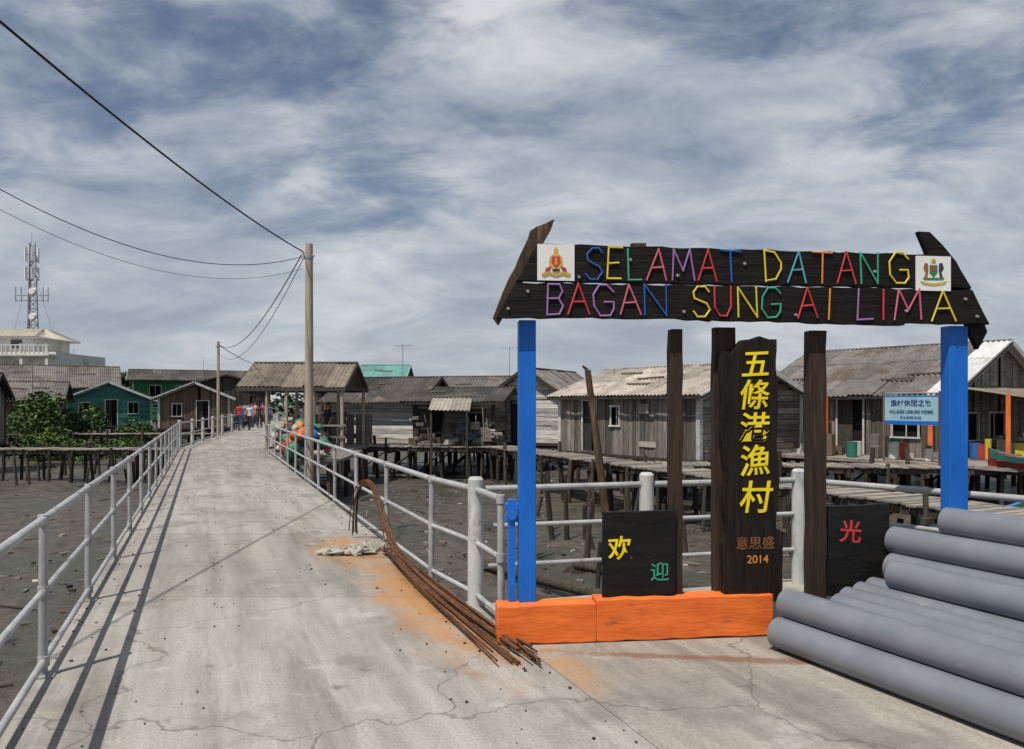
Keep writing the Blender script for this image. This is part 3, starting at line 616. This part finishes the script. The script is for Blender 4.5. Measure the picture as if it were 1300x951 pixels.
def text(name,s,x,y,off,hpx,mat,bold=.0,parent=g,ex=.003,rot=0,shear=0):
    cu=bpy.data.curves.new(name,'FONT'); cu.body=s; cu.size=hpx/F*5.0; cu.extrude=ex; cu.offset=bold; cu.shear=shear; cu.align_x='CENTER'; cu.align_y='CENTER'; cu.materials.append(mat)
    o=bpy.data.objects.new(name,cu); sc.collection.objects.link(o)
    m=Matrix((us,Z,ns)).transposed().to_4x4() @ Matrix.Rotation(rot,4,'Z'); m.translation=sp(x,y,off); 
    o.parent=parent; o.matrix_local=Matrix.Translation(-parent.location)@m
for ch,x,y,h in(('五',961,464,40),('條',959,504,42),('港',959,546,42),('漁',960,588,43),('村',961,635,45)): text('carved_character',ch,x,y,-.036,h,yellow_t,.0022,rot=U(-.03,.1),shear=.14)
text('painted_character','欢',790,700,-.058,32,yellow_t,.0025,rot=.05,ex=.001); text('painted_character','迎',841,730,-.058,26,PAL['g'],.0005,ex=.001)
text('painted_character','光',1090,680,-.098,32,PAL['r'],.0025,rot=-.08,ex=.001)
text('painted_character','意思盛',962,692,-.037,18,simple('brown_lettering',(.22,.09,.035)),.0005,ex=.001); text('painted_year','2014',965,712,-.037,15,PAL['o'],.0005,ex=.001)
# ---------------------------------------------------------------- pvc pipes
def pipes():
    e=empty('grey_pvc_pipe_stack',(2.5,4,0)); P0=V((1.75,4.92,0)); d=V((.44,-.9,0)).normalized(); en=V((.9,.44,0)).normalized(); r=.099
    L=[]
    for k in range(7): L.append((k,0,U(-.03,.1) if k else 0))
    for k in range(6): L.append((k+.5,1,[-.02,.22,.12,.06,.0,.35][k]))
    L+=[(4.0,2,.25),(5,2,.08),(6,2,.35),(4.6+.9,3,.02),(6.5,3,.4),(6,4,.35)]
    for k,row,s in L:
        mb=MB(); c=P0+en*(.2*k)+Z*(.1+row*.1735)+d*s; q=c+(V((.44,-.9,0))+en*U(-.008,.008))*U(4.3,4.8); n=32; rin=r-.008
        a=en; b=Z; vs=[]
        for (p,rr) in((c,r),(q,r),(c,rin),(q,rin)):
            for i in range(n): t=2*math.pi*i/n; vs.append(p+(a*math.cos(t)+b*math.sin(t))*rr)
        fs=[(i,(i+1)%n,n+(i+1)%n,n+i) for i in range(n)]+[(2*n+i,3*n+i,3*n+(i+1)%n,2*n+(i+1)%n) for i in range(n)]
        mb.add(vs,fs,pvc,True); mb.add(vs,[(i,2*n+i,2*n+(i+1)%n,(i+1)%n) for i in range(n)]+[(n+i,n+(i+1)%n,3*n+(i+1)%n,3*n+i) for i in range(n)],pvc)
        mb.build('pipe',e,fix=False)
pipes()
# ---------------------------------------------------------------- rebar bundle
def rebar():
    cu=bpy.data.curves.new('rebar_bundle','CURVE'); cu.dimensions='3D'; cu.bevel_depth=.0065; cu.bevel_resolution=2
    base=[(.02,4.70,.015),(-.45,5.7,.02),(-.9,6.8,.03),(-1.27,7.75,.08),(-1.42,8.1,.45),(-1.56,8.35,.70),(-1.76,8.65,.70),(-1.88,8.85,.45),(-1.90,8.95,.05)]
    for i in range(20):
        s=cu.splines.new('NURBS'); s.points.add(len(base)-1); s.order_u=4; s.use_endpoint_u=True
        a=U(-.10,.10); zc=(i%4)*.014; full=i<11
        for k,(x,y,z) in enumerate(base):
            w=[1.6,1.1,.8,.5,.3,.3,.3,.35,.5][k]
            if not full and k>3: x,y,z=base[3][0]-.02*(k-3),base[3][1]+.05*(k-3),.03
            s.points[k].co=(x+a*w+U(-.008,.008),y+U(-.2,.12)*(1 if k==0 else .1),max(.008,z+zc+U(-.01,.015)*(1 if k<4 else 2.)),1)
    cu.materials.append(rust); o=bpy.data.objects.new('rebar_bundle',cu); sc.collection.objects.link(o)
rebar()
def rag():
    mb=MB()
    for i in range(16): mb.ball((-1.75+U(-.22,.25),8.1+U(-.2,.2),.03),(U(.05,.12),U(.05,.1),U(.02,.05)),cloth_w,12,8,1.2)
    mb.build('crumpled_cement_bag')
rag()
# ---------------------------------------------------------------- porch, banner of right house
def kporch():
    e=empty('house_porch',(12,21,0)); A=V((8.85,27.13,0));B=V((12.75,22,0));u=(B-A).normalized();n=V((-u.y,u.x,0)); mb=MB()
    L=(B-A).length
    mb.hexa(A+u*1.5-n*1.9-Z*.12,u*(L+1),n*1.85,Z*.1,wood_deck); mb.build('deck',e); mb=MB()
    for t in(2.0,3.0,L-.2,L+1.8): p=A+u*t-n*.5; mb.box(p+Z*.92,(.11,.11,1.9),orange_q,.9)
    mb.hexa(B+n*.2+u*.02-Z*.1,n*7.5,u*2.0,Z*.08,wood_deck)
    for k in range(5): mb.box(B+n*(1+k*1.5)+u*1.8+Z*.85,(.1,.1,1.8),[wood_b,blue_p,orange_q,wood_dk,yellow_t][k],.6)
    mb.beam(B+n*.3+u*1.8+Z*1.75,B+n*7.5+u*1.8+Z*1.75,.08,.12,wood_b); mb.beam(B+n*.6+u*1.8+Z*.75,B+n*7.5+u*1.8+Z*.75,.05,.08,yellow_t)
    sheet(mb,B+n*.0+u*2.3+Z*1.7,B+n*8+u*2.3+Z*1.7,B+n*.0+u*.05+Z*2.1,B+n*8+u*.05+Z*2.1,roof_b)
    mb.build('posts_and_awning',e); mb=MB()
    for k in range(12): p=B+n*(k*.65)+u*1.9; mb.cyl(p+Z*(MUD-.2),p-Z*.1,.07,.06,pile_m,7)
    for k in range(8): p=A+u*(1.6+k*.85)-n*1.8; mb.cyl(p+Z*(MUD-.2),p-Z*.1,.07,.06,pile_m,7)
    mb.build('stilts',e)
    mb=MB(); cs=[simple('tub_blue',(.04,.15,.42)),simple('tub_yellow',(.6,.45,.05)),simple('tub_red',(.45,.05,.04)),wood_h,wood_b,trimw,wood_dk,simple('tub_green',(.04,.22,.15))]
    for k in range(60):
        if k<38: p=B+n*U(.4,7)+u*U(.3,1.7)
        else: p=A+u*U(1.6,L+.5)-n*U(.3,1.6)
        s=U(.1,.32); hh=U(.15,.7)
        if R()<.4: mb.cyl(p,p+Z*hh,s*.5,s*.55,random.choice(cs),9)
        else: mb.box(p+Z*hh/2,(s,s*U(.6,1.8),hh),random.choice(cs),U(0,3))
    mb.build('clutter',e)
    b=empty('banner',A); mb=MB(); bl=M('banner_blue',(.34,.52,.58),(.26,.43,.5),2,rough=.5,island=0)
    p0=pt(1122,538,21.6); p1=pt(1193,538,20.2); w=p1-p0; w.z=0
    mb.hexa(V((p0.x,p0.y,1.02)),w,n*.01,Z*.82,bl); mb.hexa(V((p0.x,p0.y,1.80))-n*.004,w,n*.003,Z*.03,blue_p); mb.hexa(V((p0.x,p0.y,1.03))-n*.004,w,n*.003,Z*.1,blue_p); mb.build('sheet',b)
    ux=w.normalized(); nn=V((ux.y,-ux.x,0))
    for s,z,h in(('漁村休閒之家',1.62,.2),('VILLAGE LEISURE HOME',1.38,.12),('016-2248 0162',1.22,.1)):
        cu=bpy.data.curves.new('banner_text','FONT'); cu.body=s; cu.size=h; cu.align_x='CENTER'; cu.align_y='CENTER'; cu.offset=.003; cu.materials.append(simple('banner_ink',(.02,.06,.25)))
        o=bpy.data.objects.new('banner_text',cu); sc.collection.objects.link(o); m=Matrix((ux,Z,nn)).transposed().to_4x4(); m.translation=V((p0.x,p0.y,z))+w/2+nn*.012; o.parent=b; o.matrix_local=Matrix.Translation(-b.location)@m
    mb=MB(); mb.cyl(V((p0.x,p0.y,1.9)),V((p1.x,p1.y,1.9)),.02,.02,steel,6); mb.cyl(V((p0.x,p0.y,-.1)),V((p0.x,p0.y,1.95)),.035,.03,wood_b,7); mb.cyl(V((p1.x,p1.y,-.1)),V((p1.x,p1.y,1.95)),.035,.03,wood_b,7); mb.build('frame',b)
kporch()
def boat(name,c,L,w,h,rz,m1,m2):
    e=empty(name,c); mb=MB(); c=V(c); ca,sa=math.cos(rz),math.sin(rz); N=14; vs=[]
    for i in range(N+1):
        t=i/N; k=math.sin(math.pi*min(1,(t*.85+.15)))**.6 if t<1 else 0; hh=h*(.75+.5*(2*t-1)**2+ (.25*t))
        for (a,z) in((-1,hh),(-.85,hh*.55),(-.4,.03),(0,0),(.4,.03),(.85,hh*.55),(1,hh),(.9,hh-.02),(.7,hh*.4),(0,.1),(-.7,hh*.4),(-.9,hh-.02)):
            x=(t-.5)*L;y=a*k*w/2; vs.append(c+V((x*ca-y*sa,x*sa+y*ca,z)))
    m=12
    for i in range(N):
        for j in range(m): 
            f=(i*m+j,i*m+(j+1)%m,(i+1)*m+(j+1)%m,(i+1)*m+j)
            mb.add([vs[k] for k in f],[(0,1,2,3)],m2 if j in(0,5,6,11) else m1,True)
    for t in(.3,.55,.75):
        x=(t-.5)*L; p=c+V((x*ca,x*sa,h*.6)); mb.box(p,(.22,w*.8,.03),wood_b,rz)
    mb.build('hull',e)
boat('fishing_boat',(9.3,14.2,-1.2),4.2,1.3,.7,.5,M('boat_green',(.03,.12,.1),island=0),M('boat_blue',(.03,.2,.5),island=0))
boat('fishing_boat',(12.9,18.9,-.05),1.6,.6,.35,2.2,M('boat_red',(.35,.05,.035),island=0),M('boat_teal',(.03,.22,.18),island=0))
def junk():
    mb=MB(); cs=[simple('crate_blue',(.05,.10,.2)),wood_w,wood_h,simple('crate_green',(.05,.13,.08)),conc_s,cloth_w,wood_v,wood_dk,wood_h,wood_b]
    for i in range(46):
        x=U(-3.9,-.5); mb.box((x,29.3+U(-.2,.4),.0+abs(random.gauss(0,.35))+.1),(U(.1,.5),U(.15,.4),U(.05,.3)),random.choice(cs),U(0,1.5))
    for i in range(12): x=U(-3.8,-.5); mb.cyl((x,29.2,-.1),(x+U(-.4,.4),29.4,U(.8,1.7)),.025,.02,wood_h,5)
    mb.build('crate_clutter')
    mb=MB(); sheet(mb,(-3.2,28.6,1.35),(-1.6,28.3,1.3),(-3.2,30.2,1.8),(-1.6,29.9,1.8),roof_l)
    for x,y in((-3.1,28.7),(-1.7,28.4)): mb.cyl((x,y,MUD-.1),(x,y,1.35),.05,.05,pile_m,6)
    mb.build('lean_to_awning')
junk()
# ---------------------------------------------------------------- vegetation
def leaves(name,blobs,n,size,mats):
    mb=MB()
    tot=sum(b[3]*b[4]*b[5] for b in blobs)
    for b in blobs:
        k=int(n*b[3]*b[4]*b[5]/tot)
        for i in range(k):
            while True:
                d=V((U(-1,1),U(-1,1),U(-1,1)))
                if .25<d.length<1: break
            if noise.noise(d*2.2+V((b[0],b[1],0)))<-.12: continue
            p=V((b[0]+d.x*b[3],b[1]+d.y*b[4],b[2]+d.z*b[5])); s=size*U(.6,1.3)
            a=V((U(-1,1),U(-1,1),U(-.6,.6))).normalized()*s; c=a.cross(V((U(-1,1),U(-1,1),U(-1,1)))).normalized()*s*.45
            mb.add([p-a,p+c,p+a,p-c],[(0,1,2,3)],mats[0] if R()<.65 else mats[1])
        if b[2]-b[5]>MUD+.2: mb.cyl((b[0],b[1],MUD-.2),(b[0],b[1],b[2]),.1,.04,bark,6)
    mb.build(name,fix=False)
leaves('mangrove_shrub',[(-24.4,39,.2,1.3,1,1.6),(-25.4,40,1.2,1.1,1,1.1),(-23.5,38.6,-.4,1,1,.9),(-24.3,39.5,1.6,.8,.7,.7),(-26.5,41,.3,1.4,1,1.3)],6500,.13,(leafm,leafd))
leaves('mangrove_shrub',[(-21,36.5,-.7,1.5,1,.6),(-19.2,37,-.6,1.2,.8,.55),(-22.6,36,-.5,1,.8,.8),(-17.4,35.8,-.8,1.0,.7,.4),(-26,35,-.6,1.6,1,.8)],5000,.10,(leafm,leafm))
leaves('mangrove_shrub',[(-28,49,.5,1.6,1,1.2),(-31.5,51,.2,1.6,1,1.0),(-24.6,49,-.2,1.2,1,.9)],3000,.17,(leafm,leafd))
bl=[]
x=-170
while x<200:
    h=U(1.6,3.6); bl.append((x,150+U(-8,8),h*.6,U(4,8),3,h)); x+=U(4,7)
leaves('distant_mangrove_trees',bl,16000,.75,(leafd,leafm))
leaves('distant_trees',[(-62,110,5,5,3,2.4),(-56,112,4.6,4,3,2.0),(-39,95,4,3,2,1.8),(-35,96,3.2,2.4,2,1.5)],6000,.4,(leafd,leafm))
# ---------------------------------------------------------------- people
skin_m=simple('skin',(.42,.24,.16)); hair_m=simple('black_hair',(.012,.01,.01))
def person(x,y,rz,shirt,pants,ph,h=1.66,z=0):
    me=bpy.data.meshes.new('p'); s=h/1.75; st=.22*ph; ar=.18*ph
    J=[(0,0,.96),(0,0,1.15),(0,0,1.38),(0,0,1.5),(0,.01,1.6),(0,.01,1.72),
       (.1,0,.9),(.11,.5*st,.5),(.11,st,.08),(.11,st,.03),(.11,st-.16,.03),
       (-.1,0,.9),(-.11,-.3*st-.03,.5),(-.11,-st,.1),(-.11,-st,.03),(-.11,-st-.16,.03),
       (.19,0,1.42),(.24,-ar*.6,1.15),(.24,-ar-.08,.9),(.24,-ar-.1,.8),
       (-.19,0,1.42),(-.24,ar*.4,1.15),(-.24,ar-.05,.9),(-.24,ar-.08,.8)]
    E=[(0,1),(1,2),(2,3),(3,4),(4,5),(0,6),(6,7),(7,8),(8,9),(9,10),(0,11),(11,12),(12,13),(13,14),(14,15),(2,16),(16,17),(17,18),(18,19),(2,20),(20,21),(21,22),(22,23)]
    rad=[.14,.125,.15,.055,.095,.085,.09,.06,.04,.04,.03,.09,.06,.04,.04,.03,.06,.042,.03,.035,.06,.042,.03,.035]
    me.from_pydata([tuple(c*s for c in j) for j in J],E,[]); ob=bpy.data.objects.new('p',me); sc.collection.objects.link(ob)
    sk=ob.modifiers.new('s','SKIN'); 
    for i,v in enumerate(me.skin_vertices[0].data): v.radius=(rad[i]*s,rad[i]*s*(.75 if i<3 else 1)); v.use_root=(i==0)
    sb=ob.modifiers.new('u','SUBSURF'); sb.levels=1; sb.render_levels=1
    dg=bpy.context.evaluated_depsgraph_get(); m2=bpy.data.meshes.new_from_object(ob.evaluated_get(dg)); bpy.data.objects.remove(ob)
    m2.materials.clear()
    for m in(skin_m,shirt,pants,hair_m): m2.materials.append(m)
    for p in m2.polygons:
        c=p.center/s; p.use_smooth=True
        i=1
        if c.z>1.5: i=0 if not(c.z>1.68 or c.y>.04) else 3
        elif c.z<.97 and abs(c.x)<.19: i=2 if c.z>.12 else 3
        elif abs(c.x)>.19 and c.z<1.2: i=0
        p.material_index=i
    e=empty('person',(x,y,z)); e.rotation_euler=(0,0,rz)
    o=bpy.data.objects.new('body',m2); sc.collection.objects.link(o); o.parent=e
    mb=MB()
    for sx in(-.032,.032): mb.ball((sx*s,-.085*s,1.645*s),.011*s,hair_m,6,4)
    mb.poly([(-.012*s,-.09*s,1.6*s),(.012*s,-.09*s,1.6*s),(0,-.09*s,1.64*s)],(0,-.02*s,0),skin_m)
    mb.ball((0,.02*s,1.70*s),(.085*s,.095*s,.075*s),hair_m,10,6)
    f=mb.build('face_and_hair'); f.parent=e
cl=[simple('cloth_red',(.5,.05,.05)),simple('cloth_white',(.6,.6,.58)),simple('cloth_blue',(.06,.14,.4)),simple('cloth_black',(.03,.03,.035)),simple('cloth_pink',(.55,.2,.3)),simple('cloth_yellow',(.6,.45,.08)),simple('denim',(.05,.08,.16))]
for i,(x,y) in enumerate([(-16.6,45.5),(-16.1,45.9),(-17.2,47.6),(-16.7,49.5),(-17.6,50.6),(-18,52),(-18.4,54.5),(-18.9,55),(-17.2,53),(-19.6,58),(-20,60)]):
    person(x,y,U(-.4,.4)+(math.pi if i%3==0 else 0),cl[i%6],cl[3] if i%2 else cl[6],U(-1,1),U(1.55,1.75))
person(-7.6,27.5,1.2,cl[1],cl[6],.3,z=-.02); person(-6.9,28,-.6,cl[3],cl[3],.4,z=-.02)
# ---------------------------------------------------------------- sky and sun
dirn=V((.30,.42,-1.0)); el=math.atan2(1,math.hypot(.30,.42)); az=math.atan2(-.30,-.42)
w=bpy.data.worlds.new('World'); sc.world=w; w.use_nodes=True; nt=w.node_tree; L=nt.links.new; bg=nt.nodes['Background']
sky=nd(nt,'ShaderNodeTexSky',sky_type='NISHITA'); sky.sun_disc=False; sky.sun_elevation=el; sky.sun_rotation=az; sky.air_density=1.0; sky.dust_density=.6; sky.ozone_density=1.5
tc=nd(nt,'ShaderNodeTexCoord'); sx=nd(nt,'ShaderNodeSeparateXYZ'); L(tc.outputs['Generated'],sx.inputs[0])
def mth(op,a,b=None,c=None):
    n=nd(nt,'ShaderNodeMath',operation=op)
    for i,v in enumerate((a,b,c)):
        if v is None: continue
        if isinstance(v,(int,float)): n.inputs[i].default_value=v
        else: L(v,n.inputs[i])
    return n.outputs[0]
zz=mth('ADD',mth('MAXIMUM',sx.outputs[2],0.0),.36)
cx=nd(nt,'ShaderNodeCombineXYZ'); L(mth('DIVIDE',sx.outputs[0],zz),cx.inputs[0]); L(mth('DIVIDE',sx.outputs[1],zz),cx.inputs[1]); L(mth('MULTIPLY',sx.outputs[2],1.2),cx.inputs[2])
def cn(scale,det,dist,loc,rot=0,sc_=(1,1,1),ro=.55):
    mp=nd(nt,'ShaderNodeMapping'); mp.inputs['Location'].default_value=loc; mp.inputs['Rotation'].default_value=(0,0,rot); mp.inputs['Scale'].default_value=sc_; L(cx.outputs[0],mp.inputs[0])
    n=nd(nt,'ShaderNodeTexNoise'); n.inputs['Scale'].default_value=scale; n.inputs['Detail'].default_value=det; n.inputs['Roughness'].default_value=ro; n.inputs['Distortion'].default_value=dist; L(mp.outputs[0],n.inputs['Vector']); return n.outputs[0]
n1=cn(1.6,12,.2,(3.1,1.7,0),.5,(.9,1.2,1.1),.56); n2=cn(4.2,14,.35,(7,2,0),.5,(.8,1.3,1.3),.6); n3=cn(1.3,6,.2,(1,5,2),.3,(1,1,1.4),.55)
cov=mth('ADD',mth('MULTIPLY',n1,.66),mth('MULTIPLY',n2,.34))
hz=nd(nt,'ShaderNodeMapRange'); hz.inputs[1].default_value=.02; hz.inputs[2].default_value=.36; hz.inputs[3].default_value=.20; hz.inputs[4].default_value=-.005; L(sx.outputs[2],hz.inputs[0])
cov=mth('ADD',cov,hz.outputs[0])
fac=nd(nt,'ShaderNodeMapRange',interpolation_type='SMOOTHSTEP'); fac.inputs[1].default_value=.41; fac.inputs[2].default_value=.57; fac.inputs[4].default_value=.95; L(cov,fac.inputs[0])
cr=nd(nt,'ShaderNodeValToRGB'); cr.color_ramp.elements[0].position=.37; cr.color_ramp.elements[1].position=.62
cr.color_ramp.elements[0].color=(2.5,3.05,3.95,1); cr.color_ramp.elements[1].color=(6.9,7.1,7.3,1)
e_=cr.color_ramp.elements.new(.5); e_.color=(4.3,4.8,5.45,1)
L(mth('ADD',mth('MULTIPLY',n2,.5),mth('MULTIPLY',n3,.5)),cr.inputs[0])
hm=nd(nt,'ShaderNodeMapRange'); hm.inputs[1].default_value=0; hm.inputs[2].default_value=.22; hm.inputs[3].default_value=.6; hm.inputs[4].default_value=0; L(sx.outputs[2],hm.inputs[0])
hmx=nd(nt,'ShaderNodeMix',data_type='RGBA'); L(hm.outputs[0],hmx.inputs[0]); L(cr.outputs[0],hmx.inputs[6]); hmx.inputs[7].default_value=(5.1,5.5,5.9,1)
dk=nd(nt,'ShaderNodeMix',data_type='RGBA',blend_type='MULTIPLY'); dk.inputs[0].default_value=1; L(sky.outputs[0],dk.inputs[6]); dk.inputs[7].default_value=(.85,.76,.74,1)
mx=nd(nt,'ShaderNodeMix',data_type='RGBA'); L(fac.outputs[0],mx.inputs[0]); L(dk.outputs[2],mx.inputs[6]); L(hmx.outputs[2],mx.inputs[7])
L(mx.outputs[2],bg.inputs[0]); bg.inputs[1].default_value=.1
ld=bpy.data.lights.new('sun','SUN'); ld.energy=4.7; ld.angle=math.radians(.5); ld.color=(1,.94,.86)
lo=bpy.data.objects.new('sun',ld); lo.rotation_euler=dirn.to_track_quat('-Z','Y').to_euler(); lo.location=(-10,-14,30); sc.collection.objects.link(lo)
# ---------------------------------------------------------------- camera
cd=bpy.data.cameras.new('camera'); cd.sensor_width=36; cd.lens=F/1300*36; cd.shift_y=(HY-475.5)/1300; cd.clip_start=.05; cd.clip_end=3000
co=bpy.data.objects.new('camera',cd); co.location=(0,0,H); co.rotation_euler=(math.radians(90),0,0); sc.collection.objects.link(co); sc.camera=co
sc.view_settings.view_transform='Standard'; sc.view_settings.look='None'; sc.view_settings.exposure=0
